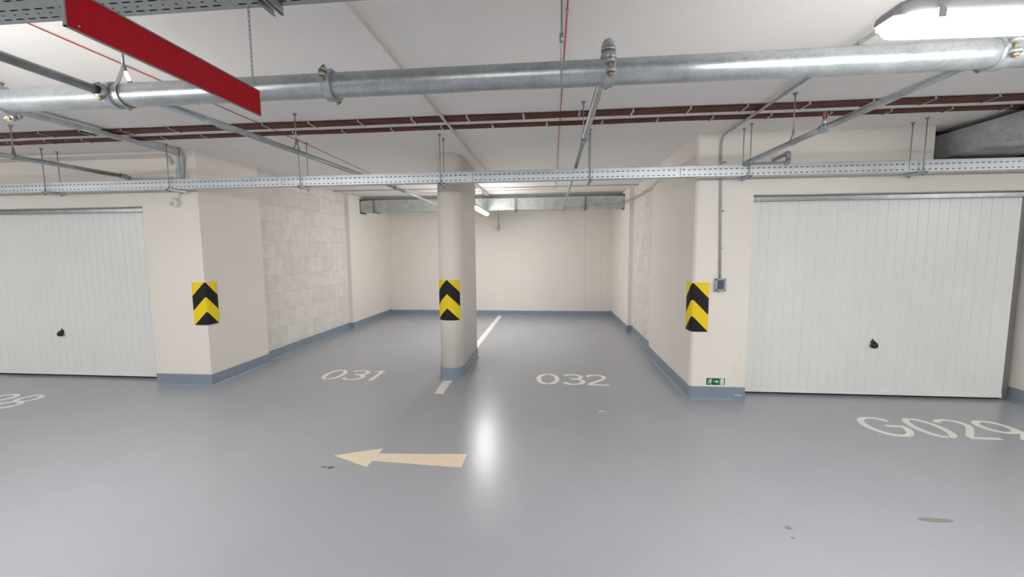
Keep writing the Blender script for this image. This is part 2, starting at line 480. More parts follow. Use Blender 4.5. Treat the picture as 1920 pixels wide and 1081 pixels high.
# ------------------------------------------------------------------ chevron guards
def guard(name, path, z0, z1, th, label):
    """path: list of (x, y, s) along the outer face; s signed arc distance from the apex"""
    root = None
    P = [(p[0], p[1]) for p in path]; n = len(P)
    out = offset_path(P, th); 
    me = bpy.data.meshes.new(name)
    bm = bmesh.new(); uvl = bm.loops.layers.uv.new('UVMap')
    top = .0
    def V(p, z): return bm.verts.new((p[0], p[1], z))
    A = [(V(P[i], z0), V(P[i], z1), V(out[i], z0), V(out[i], z1)) for i in range(n)]
    def face(vs, uvs):
        f = bm.faces.new(vs)
        for l, u in zip(f.loops, uvs): l[uvl].uv = u
        f.smooth = True
    for i in range(n - 1):
        a, b = A[i], A[i + 1]; sa, sb = path[i][2], path[i + 1][2]
        u0, u1 = z0 - APEX, z1 - APEX
        face([a[2], b[2], b[3], a[3]], [(sa, u0), (sb, u0), (sb, u1), (sa, u1)])
        face([b[0], a[0], a[1], b[1]], [(sb, u0), (sa, u0), (sa, u1), (sb, u1)])
        face([a[0], b[0], b[2], a[2]], [(sa, u0), (sb, u0), (sb, u0), (sa, u0)])
        face([a[3], b[3], b[1], a[1]], [(sa, u1), (sb, u1), (sb, u1), (sa, u1)])
    for i in (0, n - 1):
        a = A[i]; s_ = path[i][2]; face([a[0], a[2], a[3], a[1]], [(s_, z0 - APEX), (s_, z0 - APEX), (s_, z1 - APEX), (s_, z1 - APEX)])
    bmesh.ops.recalc_face_normals(bm, faces=bm.faces)
    bm.to_mesh(me); bm.free(); me.materials.append(GUARD)
    o = bpy.data.objects.new(name, me); COL.objects.link(o)
    tag(o, label, 'corner guard', 'black and yellow chevron guards')
    md = o.modifiers.new('es', 'EDGE_SPLIT'); md.split_angle = math.radians(50)
    return o
# chevrons: phase .5-.1 (black) lies just under the apex height
APEX = 1.288
LG = .165
guard('corner_guard', [(PLx - LG, YF, -LG), (PLx - .012, YF, -.012), (PLx, YF + .012, .0), (PLx, YF + LG, LG)][0:1] + [(PLx - .006, YF, -.0), (PLx, YF + .006, .0)] + [(PLx, YF + LG, LG)], .768, 1.291, .012, 'black and yellow chevron guard on the corner of the left pillar')
guard('corner_guard', [(PRx, YF + LG, -LG), (PRx, YF + .024, -.015), (PRx + .024, YF, .015), (PRx + LG, YF, LG)], .758, 1.291, .012, 'black and yellow chevron guard on the corner of the right pillar')
path = []
nn = 24
for k in range(nn + 1):
    sd = -.168 + .336 * k / nn
    a = 1.5 * PI - .13 + sd / cr
    path.append((cx + cr * math.cos(a), cy0 + cr + cr * math.sin(a), sd))
guard('column_guard', path, .768, 1.284, .006, 'black and yellow chevron guard wrapped round the middle column')

# ------------------------------------------------------------------ painted marks
def ribbon(mb, pts, w, z=.0015, closed=False, wfn=None):
    """flat painted stroke as a thin slab"""
    P = [Vector((p[0], p[1])) for p in pts]; n = len(P); L = []; R = []
    for i in range(n):
        if closed: d = P[(i + 1) % n] - P[i - 1]
        elif i == 0: d = P[1] - P[0]
        elif i == n - 1: d = P[-1] - P[-2]
        else: d = (P[i + 1] - P[i]).normalized() + (P[i] - P[i - 1]).normalized()
        d.normalize(); nr = Vector((-d.y, d.x))
        ww = (wfn(d) if wfn else w) / 2
        L.append(P[i] + nr * ww); R.append(P[i] - nr * ww)
    vs = []
    for a, b in zip(L, R):
        vs += [(a.x, a.y, z), (b.x, b.y, z), (a.x, a.y, .0002), (b.x, b.y, .0002)]
    fs = []
    rng = range(n if closed else n - 1)
    for i in rng:
        a = i * 4; b = ((i + 1) % n) * 4
        fs += [(a, a + 1, b + 1, b), (a + 2, a, b, b + 2), (a + 1, a + 3, b + 3, b + 1)]
    mb.add(vs, fs)
def catmull(pts, seg=6):
    P = [Vector((p[0], p[1])) for p in pts]; out = []
    Q = [P[0] * 2 - P[1]] + P + [P[-1] * 2 - P[-2]]
    for i in range(1, len(Q) - 2):
        for k in range(seg):
            t = k / seg; a, b, c, d = Q[i - 1], Q[i], Q[i + 1], Q[i + 2]
            out.append(.5 * ((2 * b) + (c - a) * t + (2 * a - 5 * b + 4 * c - d) * t * t + (3 * b - a - 3 * c + d) * t ** 3))
    out.append(P[-1]); return out
def ellipse(cx_, cy_, rx, ry, a0, a1, n=24, p=1.0):
    o = []
    for k in range(n + 1):
        a = a0 + (a1 - a0) * k / n
        c, s_ = math.cos(a), math.sin(a)
        o.append((cx_ + rx * math.copysign(abs(c) ** p, c), cy_ + ry * math.copysign(abs(s_) ** p, s_)))
    return o
HT = .42
def glyph(ch, w):
    t = .044; mb = []
    def wf(d): return .036 + .022 * abs(d.y)
    W_, H_ = w, HT
    if ch == '0':
        rx, ry = W_ / 2 - .025, H_ / 2 - .017
        g = .02
        mb.append(ellipse(W_ / 2, H_ / 2, rx, ry, PI / 2 + g * 2, 1.5 * PI - g * 2, 22, .96))
        mb.append(ellipse(W_ / 2, H_ / 2, rx, ry, 1.5 * PI + g * 2, 2.5 * PI - g * 2, 22, .96))
    elif ch == '3':
        mb.append(catmull([(.02 * W_ / .27, .350), (.06, .388), (.13, .402), (.19, .39), (.232, .35), (.232, .285), (.195, .238), (.10, .224)]))
        mb.append(catmull([(.10, .224), (.195, .212), (.242, .165), (.248, .105), (.21, .045), (.135, .018), (.065, .03), (.012, .085)]))
    elif ch == '2':
        mb.append(catmull([(.018, .335), (.045, .378), (.11, .402), (.17, .398), (.222, .36), (.232, .30), (.205, .24), (.13, .155), (.045, .065), (.018, .02)]))
        mb.append([(.0, .017), (W_, .017)])
    elif ch == '9':
        rx, ry = .115, .125
        mb.append(ellipse(.135, .275, rx, ry, 0, 2 * PI, 30))
        mb.append(catmull([(.25, .275), (.25, .2), (.215, .12), (.16, .06), (.10, .0)]))
    elif ch == '8':
        mb.append(ellipse(.135, .305, .100, .095, 0, 2 * PI, 26)); mb.append(ellipse(.135, .112, .112, .095, 0, 2 * PI, 26))
    elif ch == 'G':
        mb.append(ellipse(.185, .21, .155, .192, math.radians(38), math.radians(318), 30, .95) + [(.326, .12), (.343, .16), (.345, .215)])
        mb.append([(.365, .222), (.20, .222)])
    return mb, wf
def bay_number(text, y0, boxes, label):
    ox = boxes[0][0]
    root = thing('bay_number', label, 'painted number', (ox, y0, 0), 'painted bay numbers')
    for ch, (x0, x1) in zip(text, boxes):
        mb = MB()
        if ch == '1':
            vs = [(x1 - .052, y0, 0), (x1, y0, 0), (x1 + .004, y0 + HT, 0), (x1 - .03, y0 + HT, 0), (x0, y0 + .372, 0), (x0, y0 + .345, 0), (x1 - .050, y0 + .365, 0)]
            poly = [(v[0], v[1]) for v in vs]
            mb.prism(poly, .0002, .0015)
        else:
            strokes, wf = glyph(ch, x1 - x0)
            for q_, s_ in enumerate(strokes): ribbon(mb, [(x0 + p[0], y0 + p[1]) for p in s_], .045, .0015 + .0004 * q_, wfn=wf)
        mb.build('letter' if ch == 'G' else 'digit', PAINTM, root)
    return root
bay_number('031', 4.893, [(-3.035, -2.765), (-2.725, -2.465), (-2.415, -2.285)], 'white stencilled number 031 painted on the left parking space')
bay_number('032', 4.918, [(-.178, .108), (.155, .425), (.458, .715)], 'white stencilled number 032 painted on the right parking space')
bay_number('G029', 3.742, [(2.905, 3.285), (3.325, 3.60), (3.63, 3.88), (3.945, 4.215)], 'white number G029 painted in front of the right garage door')
bay_number('G028', 3.668, [(-7.16, -6.78), (-6.74, -6.465), (-6.42, -6.15), (-6.085, -5.815)], 'white number painted in front of the left garage door, its last digits in view')
o = MB().prism([(-1.753, 3.011), (-1.41, 2.863), (-1.405, 2.956), (-.679, 2.916), (-.680, 3.121), (-1.398, 3.071), (-1.405, 3.161)], .0002, .0015).build('floor_arrow', ARROWM)
tag(o, 'beige painted arrow on the driveway floor pointing left', 'arrow')
o = MB().prism([(-1.342, 4.485), (-1.243, 4.485), (-1.252, 4.96), (-1.372, 4.96)], .0002, .0015).build('parking_line', PAINTM)
tag(o, 'short white parking line painted in front of the column', 'parking line', 'white parking lines')
o = MB().prism([(-1.345, 6.26), (-1.245, 6.26), (-1.235, 10.13), (-1.335, 10.13)], .0002, .0015).build('parking_line', PAINTM)
tag(o, 'long white parking line running from the column to the rear wall', 'parking line', 'white parking lines')
def stain(x, y, rx, ry, mat, seed, name='oil_stain'):
    rd = random.Random(seed)
    poly = [(x + rx * (1 + rd.uniform(-.3, .3)) * math.cos(a), y + ry * (1 + rd.uniform(-.3, .3)) * math.sin(a)) for a in [2 * PI * k / 14 for k in range(14)]]
    MB().prism(poly, .0001, .0006).build(name, mat, floor_o)
stain(-1.68, 2.833, .026, .018, STAIN, 1); stain(-1.735, 2.836, .022, .009, STAIN, 2)
stain(1.41, 2.414, .018, .018, STAINL, 3); stain(1.387, 2.331, .012, .010, STAINL, 4)
stain(2.33, 2.56, .10, .022, STAINL, 5); stain(-2.85, 3.55, .03, .008, STAINL, 6)
stain(.60, 4.60, .008, .012, STAIN, 8)
mb = MB(); ribbon(mb, catmull([(.495, 4.07), (.515, 4.11), (.545, 4.115), (.565, 4.09)]), .006); mb.build('paint_scrape', PAINTM, floor_o)

# ------------------------------------------------------------------ sprinkler main and branches
MY, MZ, MR = 2.0, 2.468, .057
main = thing('sprinkler_main_pipe', 'thick galvanised sprinkler pipe hanging across the driveway under the ceiling', 'pipe', (0, MY, MZ))
MB().tube([(-8, MY, MZ), (8, MY, MZ)], MR, 40).build('pipe', GALV, main)
def ring(mb, x, r0, r1, w, n=36, squash=0):
    """housing ring round the main pipe"""
    vs = []; fs = []
    prof = [(-w / 2, r0), (-w / 2, r1 - .006), (-w / 2 + .006, r1), (w / 2 - .006, r1), (w / 2, r1 - .006), (w / 2, r0)]
    for i in range(n):
        a = 2 * PI * i / n
        for dx, rr in prof: vs.append((x + dx, MY + rr * math.cos(a), MZ + rr * math.sin(a)))
    k = len(prof)
    for i in range(n):
        j = (i + 1) % n
        for q in range(k): fs.append((i * k + q, j * k + q, j * k + (q + 1) % k, i * k + (q + 1) % k))
    mb.add(vs, fs, 0, False)
def coupling(x, tilt, label=None):
    mb = MB(); ring(mb, x, MR - .002, MR + .017, .046)
    # bolt ears on two opposite sides
    for s in (1, -1):
        a = tilt + (0 if s > 0 else PI)
        d = Vector((0, math.cos(a), math.sin(a))); t = Vector((0, -math.sin(a), math.cos(a)))
        c = Vector((x, MY, MZ)) + d * (MR + .022)
        for q in (1, -1):
            mb.tube([c + t * q * .006, c + t * q * .022], [.021, .017], 12)
    co = mb.build('coupling', GALV, main)
    for s in (1, -1):
        a = tilt + (0 if s > 0 else PI)
        d = Vector((0, math.cos(a), math.sin(a))); t = Vector((0, -math.sin(a), math.cos(a)))
        c = Vector((x, MY, MZ)) + d * (MR + .024)
        b = MB().tube([c - t * .045, c + t * .042], .0055, 8)
        b.tube([c - t * .034, c - t * .023], .012, 6); b.tube([c + t * .023, c + t * .032], .012, 6)
        b.build('bolt', BRASS, co)
for x, tl in ((-2.93, 2.0), (-1.085, PI * .88), (3.3, 2.2), (-5.6, 2.4)): coupling(x, tl)
def tee(x, top=False):
    """mechanical tee: strap round the pipe, outlet on top with an elbow"""
    mb = MB(); ring(mb, x, MR - .002, MR + .009, .052)
    if top: mb.tube([(x, MY, MZ + MR - .005), (x, MY, MZ + MR + .012), (x, MY, MZ + MR + .04)], [.04, .036, .028], 20)
    for s in (-1, 1):
        mb.tube([(x, MY + s * (MR + .016), MZ + .012), (x, MY + s * (MR + .016), MZ + .03)], [.018, .022], 12)
        mb.tube([(x, MY + s * (MR + .016), MZ - .012), (x, MY + s * (MR + .016), MZ - .03)], [.018, .022], 12)
    t = mb.build('outlet_tee', GALV, main)
    for s in (-1, 1):
        b = MB().tube([(x, MY + s * (MR + .016), MZ - .048), (x, MY + s * (MR + .016), MZ + .04)], .006, 8)
        b.tube([(x, MY + s * (MR + .016), MZ - .042), (x, MY + s * (MR + .016), MZ - .03)], .0125, 6)
        b.build('bolt', BRASS, t)
for x in (-5.05, -2.27, .262, 1.885): tee(x, x == .262)

def clevis(px, py, pz, pr, label, group='pipe hanger rods'):
    """ceiling rod with a pear-shaped strap round a pipe"""
    h = thing('pipe_hanger', label, 'pipe hanger', (px, py, CEIL), group)
    zt = pz + pr + .055
    MB().tube([(px, py, CEIL - .008), (px, py, zt - .01)], .0048, 8).build('rod', ZINC, h)
    MB().tube([(px, py, CEIL - .016), (px, py, CEIL - .0005)], [.010, .019], 14).build('ceiling_anchor', ZINC, h)
    m_ = MB(); n = 20; r = pr + .003; vs = []; fs = []
    loop = [(px, zt)] + [(px + r * math.cos(a), pz + r * math.sin(a)) for a in [math.radians(60) - k * math.radians(300) / n for k in range(n + 1)]]
    for (x, z) in loop:
        d = Vector((x - px, z - pz)); d = d.normalized() * .003 if d.length else d
        vs += [(x, py - .010, z), (x, py + .010, z), (x + d.x, py + .010, z + d.y), (x + d.x, py - .010, z + d.y)]
    L = len(loop)
    for i in range(L):
        j = (i + 1) % L
        for q in range(4): fs.append((i * 4 + q, j * 4 + q, j * 4 + (q + 1) % 4, i * 4 + (q + 1) % 4))
    m_.add(vs, fs); m_.tube([(px, py, zt - .012), (px, py, zt - .002)], .009, 6); m_.tube([(px, py, zt + .004), (px, py, zt + .012)], .009, 6)
    m_.build('strap', ZINC, h)
    return h
BR = .0215
def branch(x, z, y1, label, r2=None, yc=3.36, top=False):
    b = thing('sprinkler_branch_pipe', label, 'pipe', (x, MY, z), 'sprinkler branch pipes')
    zt = MZ + MR + .04
    if top:
        zl = max(zt + .03, z + .03)
        MB().tube(rbend([(x, MY, zt), (x, MY, zl), (x, MY + .06, zl), (x, MY + .22, z), (x, yc, z)], .03), BR, 18).build('pipe', GALV, b)
        MB().tube(rbend([(x, MY, zt - .012), (x, MY, zl), (x, MY + .05, zl)], .028), BR + .007, 18).tube([(x, MY, zt - .006), (x, MY, zt + .008)], BR + .012, 18).build('elbow', GALV, b)
    else:
        z0 = min(z, MZ + .035)
        MB().tube([(x, MY + MR - .006, z0), (x, yc, z)], BR, 18).build('pipe', GALV, b)
        MB().tube([(x, MY + MR - .008, z0), (x, MY + MR + .05, z0)], BR + .008, 18).build('outlet_collar', GALV, b)
    r2 = r2 or BR
    MB().tube([(x, yc - .012, z), (x, yc + .03, z)], BR + .007, 18).build('coupling', GALV, b)
    MB().tube([(x, yc, z), (x, y1, z)], r2, 18).build('pipe', GALV, b)
    return b
bD = branch(-2.225, 2.553, 8.15, 'thin sprinkler branch pipe running back over the left parking space', .0175, 5.1)
MB().tube([(-2.225, 8.14, 2.553), (-2.225, 8.20, 2.553)], .024, 14).build('end_cap', GALV, bD)
bE = branch(.262, 2.530, 8.80, 'thin sprinkler branch pipe running back over the right parking space', .0165, 3.36, True)
MB().tube([(.262, 8.79, 2.530), (.262, 8.86, 2.530)], .024, 14).tube([(.262, 8.83, 2.53), (.262, 8.83, 2.47)], [.02, .012], 12).build('sprinkler_head', GALV, bE)
bC = branch(-5.05, 2.560, 4.44, 'thin sprinkler branch pipe ending above the left garage door', None, 3.0)
MB().tube(rbend([(-5.05, 4.42, 2.56), (-5.05, 4.49, 2.56), (-5.0, 4.49, 2.53)], .03), BR + .007, 14).build('elbow', GALV, bC)
MB().tube([(-5.02, 4.50, 2.535), (-4.45, 4.50, 2.535)], .012, 12).build('pipe', CREAMP, bC)
bF = branch(1.885, 2.480, 4.20, 'sprinkler branch pipe running to the wall beside the right garage door', None, 3.05)
bf2 = MB(); bf2.tube(rbend([(1.885, 4.20, 2.48), (1.885, 4.28, 2.475), (2.29, 4.28, 2.475), (2.29, 4.28, 2.575), (2.29, 4.55, 2.56)], .03), .017, 14); bf2.build('pipe', GALV, bF)
MB().tube(rbend([(2.25, 4.28, 2.475), (2.29, 4.28, 2.475), (2.29, 4.28, 2.52)], .022), .024, 14).tube(rbend([(2.29, 4.28, 2.535), (2.29, 4.28, 2.575), (2.29, 4.33, 2.572)], .022), .024, 14).build('elbow', GALV, bF)
MB().tube(rbend([(1.885, 4.16, 2.48), (1.885, 4.28, 2.475), (1.93, 4.28, 2.475)], .025), .026, 14).build('elbow', GALV, bF)
sh = MB().tube([(1.885, 3.10, 2.50), (1.885, 3.10, 2.545)], [.018, .013], 12).tube([(1.885, 3.08, 2.48), (1.885, 3.12, 2.48)], BR + .009, 16).build('sprinkler_head', GALV, bF)
MB().tube([(1.885, 3.10, 2.545), (1.885, 3.10, 2.585)], .006, 8).box((1.873, 3.097, 2.582), (1.897, 3.103, 2.588)).box((1.874, 3.09, 2.54), (1.877, 3.11, 2.585)).box((1.893, 3.09, 2.54), (1.896, 3.11, 2.585)).build('bulb', COPPER, sh)
clevis(-2.225, 3.47, 2.553, BR, 'thin ceiling rod and strap holding the branch pipe over the left parking space')
clevis(.262, 3.47, 2.530, .0165, 'thin ceiling rod and strap holding the branch pipe over the right parking space')
clevis(1.885, 3.47, 2.480, BR, 'thin ceiling rod and strap holding the branch pipe near the right garage door')
clevis(-5.05, 3.47, 2.560, BR, 'thin ceiling rod and strap holding the branch pipe near the left garage door')
MB().tube([(-2.225, 5.73, 2.553), (-2.225, 5.77, 2.553)], .0235, 14).tube([(-2.225, 5.75, 2.57), (-2.225, 5.75, 2.60)], [.014, .010], 12).tube([(-2.225, 5.75, 2.60), (-2.225, 5.75, 2.63)], .006, 8).tube([(-2.225, 5.75, 2.63), (-2.225, 5.75, 2.633)], .014, 12).build('sprinkler_head', GALV, bD)
# near branch entering the main pipe from the camera side
nb = thing('sprinkler_branch_pipe', 'galvanised branch pipe coming from the near left into the thick sprinkler pipe', 'pipe', (-2.27, 1.9, 2.468), 'sprinkler branch pipes')
MB().tube([(-2.27, -4.0, 2.462), (-2.27, MY - MR - .02, 2.466)], .0215, 18).build('pipe', GALV, nb)
MB().tube([(-2.27, MY - MR - .045, 2.466), (-2.27, MY - MR - .028, 2.466)], .0235, 18).build('rubber_ring', BLACK, nb)
MB().tube([(-2.27, MY - MR - .03, 2.466), (-2.27, MY - MR + .01, 2.467)], .031, 18).build('outlet_collar', GALV, nb)
# hangers of the main pipe
def main_hanger(x, label):
    h = thing('pipe_hanger', label, 'pipe hanger', (x, MY, CEIL), 'pipe hanger rods')
    zt = MZ + MR + .085
    MB().tube([(x, MY, CEIL - .008), (x, MY, zt - .012)], .006, 8).build('rod', ZINC, h)
    MB().tube([(x, MY, CEIL - .016), (x, MY, CEIL - .0005)], [.012, .022], 14).build('ceiling_anchor', ZINC, h)
    m_ = MB(); r = MR + .003; n = 30
    loop = [(MY, zt)] + [(MY + r * math.cos(a), MZ + r * math.sin(a)) for a in [math.radians(50) - k * math.radians(280) / n for k in range(n + 1)]]
    vs = []; fs = []; L = len(loop)
    for (y, z) in loop:
        d = Vector((y - MY, z - MZ)).normalized() * .003
        vs += [(x - .013, y, z), (x + .013, y, z), (x + .013, y + d.x, z + d.y), (x - .013, y + d.x, z + d.y)]
    for i in range(L):
        j = (i + 1) % L
        for q in range(4): fs.append((i * 4 + q, j * 4 + q, j * 4 + (q + 1) % 4, i * 4 + (q + 1) % 4))
    m_.add(vs, fs); m_.tube([(x, MY, zt - .016), (x, MY, zt - .004)], .011, 6); m_.tube([(x, MY, zt + .003), (x, MY, zt + .013)], .011, 6)
    m_.build('strap', ZINC, h); return h
main_hanger(-2.205, 'ceiling rod with pear-shaped strap holding the thick pipe behind the red sign')
rodt = thing('threaded_rod', 'thin grey rod with coupling nut hanging from the ceiling before the thick pipe', 'rod', (.044, 1.86, CEIL))
MB().tube([(.044, 1.86, CEIL - .002), (.044, 1.86, 2.365)], .0045, 10).build('rod', ZINC, rodt)
MB().tube([(.044, 1.86, 2.545), (.044, 1.86, 2.58)], .0095, 12).build('coupling_nut', GALV, rodt)

# ------------------------------------------------------------------ perforated cable trays
def perf(mb, u0, u1, v0, v1, rows, fn, pitch=.05):
    """perforated sheet: rows = (v centre, height, slot length, phase)"""
    rows = sorted(rows); v = v0
    def q(a, b, c, d):
        n = len(mb.v); mb.v += [fn(a, c), fn(b, c), fn(b, d), fn(a, d)]; mb.f.append([n, n + 1, n + 2, n + 3]); mb.mi.append(0); mb.sm.append(False)
    for vc, h, L, ph in rows:
        q(u0, u1, v, vc - h / 2)
        u = u0; k = 0
        while True:
            a = u0 + .02 + ph + k * pitch; k += 1
            if a + L > u1 - .02: break
            q(u, a, vc - h / 2, vc + h / 2); u = a + L
        q(u, u1, vc - h / 2, vc + h / 2); v = vc + h / 2
    q(u0, u1, v, v1)
TY0, TY1, TZ0, TZ1 = 4.268, 4.372, 2.368, 2.472
tray = thing('cable_tray', 'long perforated galvanised cable tray hanging above the garage doors and parking bays', 'cable tray', (0, 4.32, TZ0))
edges = [-9.2, -7.1, -5.02, -2.93, -.815, 1.28, 3.368, 5.46, 7.5]
for a, b in zip(edges[:-1], edges[1:]):
    a += .002; b -= .002
    mb = MB()
    perf(mb, a, b, TZ0, TZ1 - .002, [(TZ0 + .018, .007, .024, 0), (TZ0 + .068, .007, .024, 0), (TZ0 + .088, .005, .007, .02)], lambda u, v: (u, TY0, v))
    perf(mb, a, b, TZ0, TZ1 - .002, [(TZ0 + .018, .007, .024, 0), (TZ0 + .068, .007, .024, 0)], lambda u, v: (u, TY1, v))
    perf(mb, a, b, TY0, TY1, [(TY0 + .02, .006, .010, 0), (TY0 + .052, .006, .010, .02), (TY0 + .084, .006, .010, 0)], lambda u, v: (u, v, TZ0))
    o = mb.build('tray_length', GALT, tray, solid=.0012)
    lip = MB().tube([(a, TY0 + .001, TZ1), (b, TY0 + .001, TZ1)], .003, 8).tube([(a, TY1, TZ1), (b, TY1, TZ1)], .003, 8)
    lip.build('rolled_edge', GALT, o)
ci = MB()
for k in range(7):
    y = TY0 + .010 + (k % 4) * .023 + .003; z = TZ0 + .012 + (k // 4) * .021
    ci.tube([(-9, y, z + .002), (7.4, y, z + .002)], .0105, 8)
for k in range(8):
    ci.tube([(-9, TY0 + .010 + (k % 4) * .026, TZ0 + .055 + .02 * (k // 4)), (7.4, TY0 + .010 + (k % 4) * .026, TZ0 + .055 + .02 * (k // 4))], .0098, 8)
tag(ci.build('cable_bundle', BLACK), 'dark cables added inside the long perforated cable tray to blacken its slots', 'cables')  # black filling added to stand in for shade behind the slots
def tray_hanger(x, label):
    h = thing('tray_hanger', label, 'tray hanger', (x, 4.32, CEIL), 'cable tray hangers')
    for y in (4.245, 4.398):
        MB().tube([(x, y, CEIL - .006), (x, y, 2.325)], .0046, 8).build('rod', ZINC, h)
        MB().tube([(x, y, CEIL - .014), (x, y, CEIL - .0005)], [.009, .019], 14).build('ceiling_anchor', ZINC, h)
        MB().tube([(x, y, 2.331), (x, y, 2.340)], .010, 6).build('nut', ZINC, h)
    m_ = MB(); y0, y1 = 4.215, 4.435
    m_.box((x - .0205, y0, 2.362), (x + .0205, y1, 2.366)); m_.box((x - .0205, y0, 2.342), (x - .018, y1, 2.366)); m_.box((x + .018, y0, 2.342), (x + .0205, y1, 2.366))
    m_.box((x - .0205, y0, 2.341), (x - .011, y1, 2.344)); m_.box((x + .011, y0, 2.341), (x + .0205, y1, 2.344))
    m_.build('strut', GALT, h); return h
names = {-5.815: 'leftmost cable tray hanger in the photo, in front of the left garage door',
         -4.25: 'cable tray hanger in front of the left pillar', -2.705: 'cable tray hanger over the left parking space',
         -1.152: 'cable tray hanger directly in front of the column', .392: 'cable tray hanger over the right parking space',
         1.925: 'cable tray hanger at the left end of the right garage door', 3.475: 'cable tray hanger over the middle of the right garage door'}
for x, lb in names.items(): tray_hanger(x, lb)

# near tray at the top left
NY0, NY1, NZ = 1.17, 1.578, 2.60
nt_ = thing('cable_tray', 'wide perforated cable tray close overhead at the upper left, above the red sign', 'cable tray', (-1.5, 1.37, NZ))
for a, b in ((-5.0, -3.0), (-3.0, -1.22), (-1.22, .8), (.8, 2.8)):
    a += .001; b -= .001; mb = MB(); rows = []
    for yc in (1.550, 1.439 + .055, 1.439, 1.328 + .055, 1.328, 1.217 + .04, 1.217 - .01): rows.append((yc, .008, .034, 0))
    rows.append((1.522, .008, .010, .03)); rows.append((1.411, .008, .010, .03))
    perf(mb, a, b, NY0, NY1, rows, lambda u, v: (u, v, NZ), .054)
    perf(mb, a, b, NZ, NZ + .06, [(NZ + .03, .008, .03, 0)], lambda u, v: (u, NY1, v), .054)
    perf(mb, a, b, NZ, NZ + .06, [(NZ + .03, .008, .03, 0)], lambda u, v: (u, NY0, v), .054)
    mb.build('tray_length', GALN, nt_, solid=.0015)
ci = MB()
for k in range(15): ci.tube([(-5, NY0 + .022 + k * .0262, NZ + .016), (2.75, NY0 + .022 + k * .0262, NZ + .016)], .0128, 8)
tag(ci.build('cable_bundle', BLACK), 'dark cables added inside the wide cable tray near the top left to blacken its slots', 'cables')  # added like the other filling, so these slots read as shaded
def strut_hanger(x, label):
    h = thing('tray_hanger', label, 'tray hanger', (x, 1.37, CEIL), 'cable tray hangers')
    for y in (NY0 - .03,):
        MB().tube([(x, y, CEIL - .002), (x, y, NZ - .05)], .005, 8).build('rod', ZINC, h)
    m_ = MB(); y0, y1 = NY0 - .06, NY1 - .008; zt = NZ - .001; zb = NZ - .042
    m_.box((x - .0205, y0, zt - .0025), (x + .0205, y1, zt)); m_.box((x - .0205, y0, zb), (x - .018, y1, zt)); m_.box((x + .018, y0, zb), (x + .0205, y1, zt))
    m_.box((x - .0205, y0, zb), (x - .011, y1, zb + .0025)); m_.box((x + .011, y0, zb), (x + .0205, y1, zb + .0025))
    m_.build('strut', GALV, h); return h
strut_hanger(-1.050, 'galvanised strut channel under the wide tray, right of the chain')
strut_hanger(-2.335, 'galvanised strut channel under the wide tray at the left edge of the photo')
strut_hanger(1.75, 'galvanised strut channel above the bright tube lamp at the upper right')

# ------------------------------------------------------------------ red sign on chains
SX, SY0, SY1, SZ0, SZ1 = -1.172, .93, 1.60, 2.198, 2.298
sg = thing('hanging_sign', 'narrow red sign board hanging on chains at the upper left', 'sign', (SX, (SY0 + SY1) / 2, SZ1))
MB().box((SX - .003, SY0 + .002, SZ0 + .002), (SX + .001, SY1 - .002, SZ1 - .002)).build('panel', REDP, sg)
f = MB(); t = .004
f.box((SX - .005, SY0, SZ0), (SX + .003, SY1, SZ0 + .0022)); f.box((SX - .005, SY0, SZ1 - .004), (SX + .003, SY1, SZ1))
f.box((SX - .005, SY0, SZ0), (SX + .003, SY0 + .004, SZ1)); f.box((SX - .005, SY1 - .0015, SZ0), (SX + .003, SY1, SZ1))
f.build('frame', ALU, sg)
MB().tube([(SX, SY0 + .03, SZ0 + .014), (SX + .003, SY0 + .03, SZ0 + .014)], .0022, 10).build('screw', ZINC, sg)
def chain(x, y, z0, z1):
    mb = MB(); L = .021; n = int((z1 - z0) / (L * .76)); step = (z1 - z0) / n
    for i in range(n):
        zc = z0 + step * (i + .5); ax = Vector((1, 0, 0)) if i % 2 else Vector((0, 1, 0))
        pts = []
        hw = .0036; hl = step * .62 - hw
        for k in range(16):
            a = 2 * PI * k / 16; c, s_ = math.cos(a), math.sin(a)
            pts.append(Vector((x, y, zc)) + ax * hw * c + Vector((0, 0, 1)) * (hw * s_ + math.copysign(hl, s_)))
        pts.append(pts[0].copy()); mb.tube(pts, .0013, 6, 0, False)
    return mb
chain(SX - .003, 1.572, SZ1, NZ).build('chain', ZINC, sg)
chain(SX - .003, .97, SZ1, CEIL).build('chain', ZINC, sg)

# ------------------------------------------------------------------ brown cable bundles on the ceiling
def cables(yc, n, label, z, sp, seed, cliploc):
    b = thing('cable_bundle', label, 'cables', (0, yc, z), 'brown ceiling cable bundles')
    rd = random.Random(seed)
    for i in range(n):
        pts = []; y = yc + (i - (n - 1) / 2) * sp; ph = rd.uniform(0, 6)
        x = -8.5
        while x <= 8.5:
            pts.append((x, y + .004 * math.sin(x * 3.1 + ph) + rd.uniform(-.0015, .0015), z + .001 * math.sin(x * 5 + ph * 2)))
            x += .25
        MB().tube(pts, sp * .56, 8).build('cable', CABLE, b)
    w = n * sp / 2
    x = cliploc
    while x < 8:
        MB().box((x - .009, yc - w - .006, z - sp * .56 - .003), (x + .009, yc + w + .006, z - sp * .56 - .001)).box((x - .009, yc - w - .008, z - sp * .56 - .003), (x + .009, yc - w - .005, CEIL - .0006)).box((x - .009, yc + w + .005, z - sp * .56 - .003), (x + .009, yc + w + .008, CEIL - .0006)).build('clip', CLIP, b)
        x += rd.uniform(.44, .52)
cables(3.735, 7, 'wider bundle of brown cables clipped to the ceiling, nearer the thick pipe', 2.8385, .0185, 3, -7.9)
cables(3.985, 5, 'narrower bundle of brown cables clipped to the ceiling, nearer the cable tray', 2.8390, .0170, 4, -7.7)

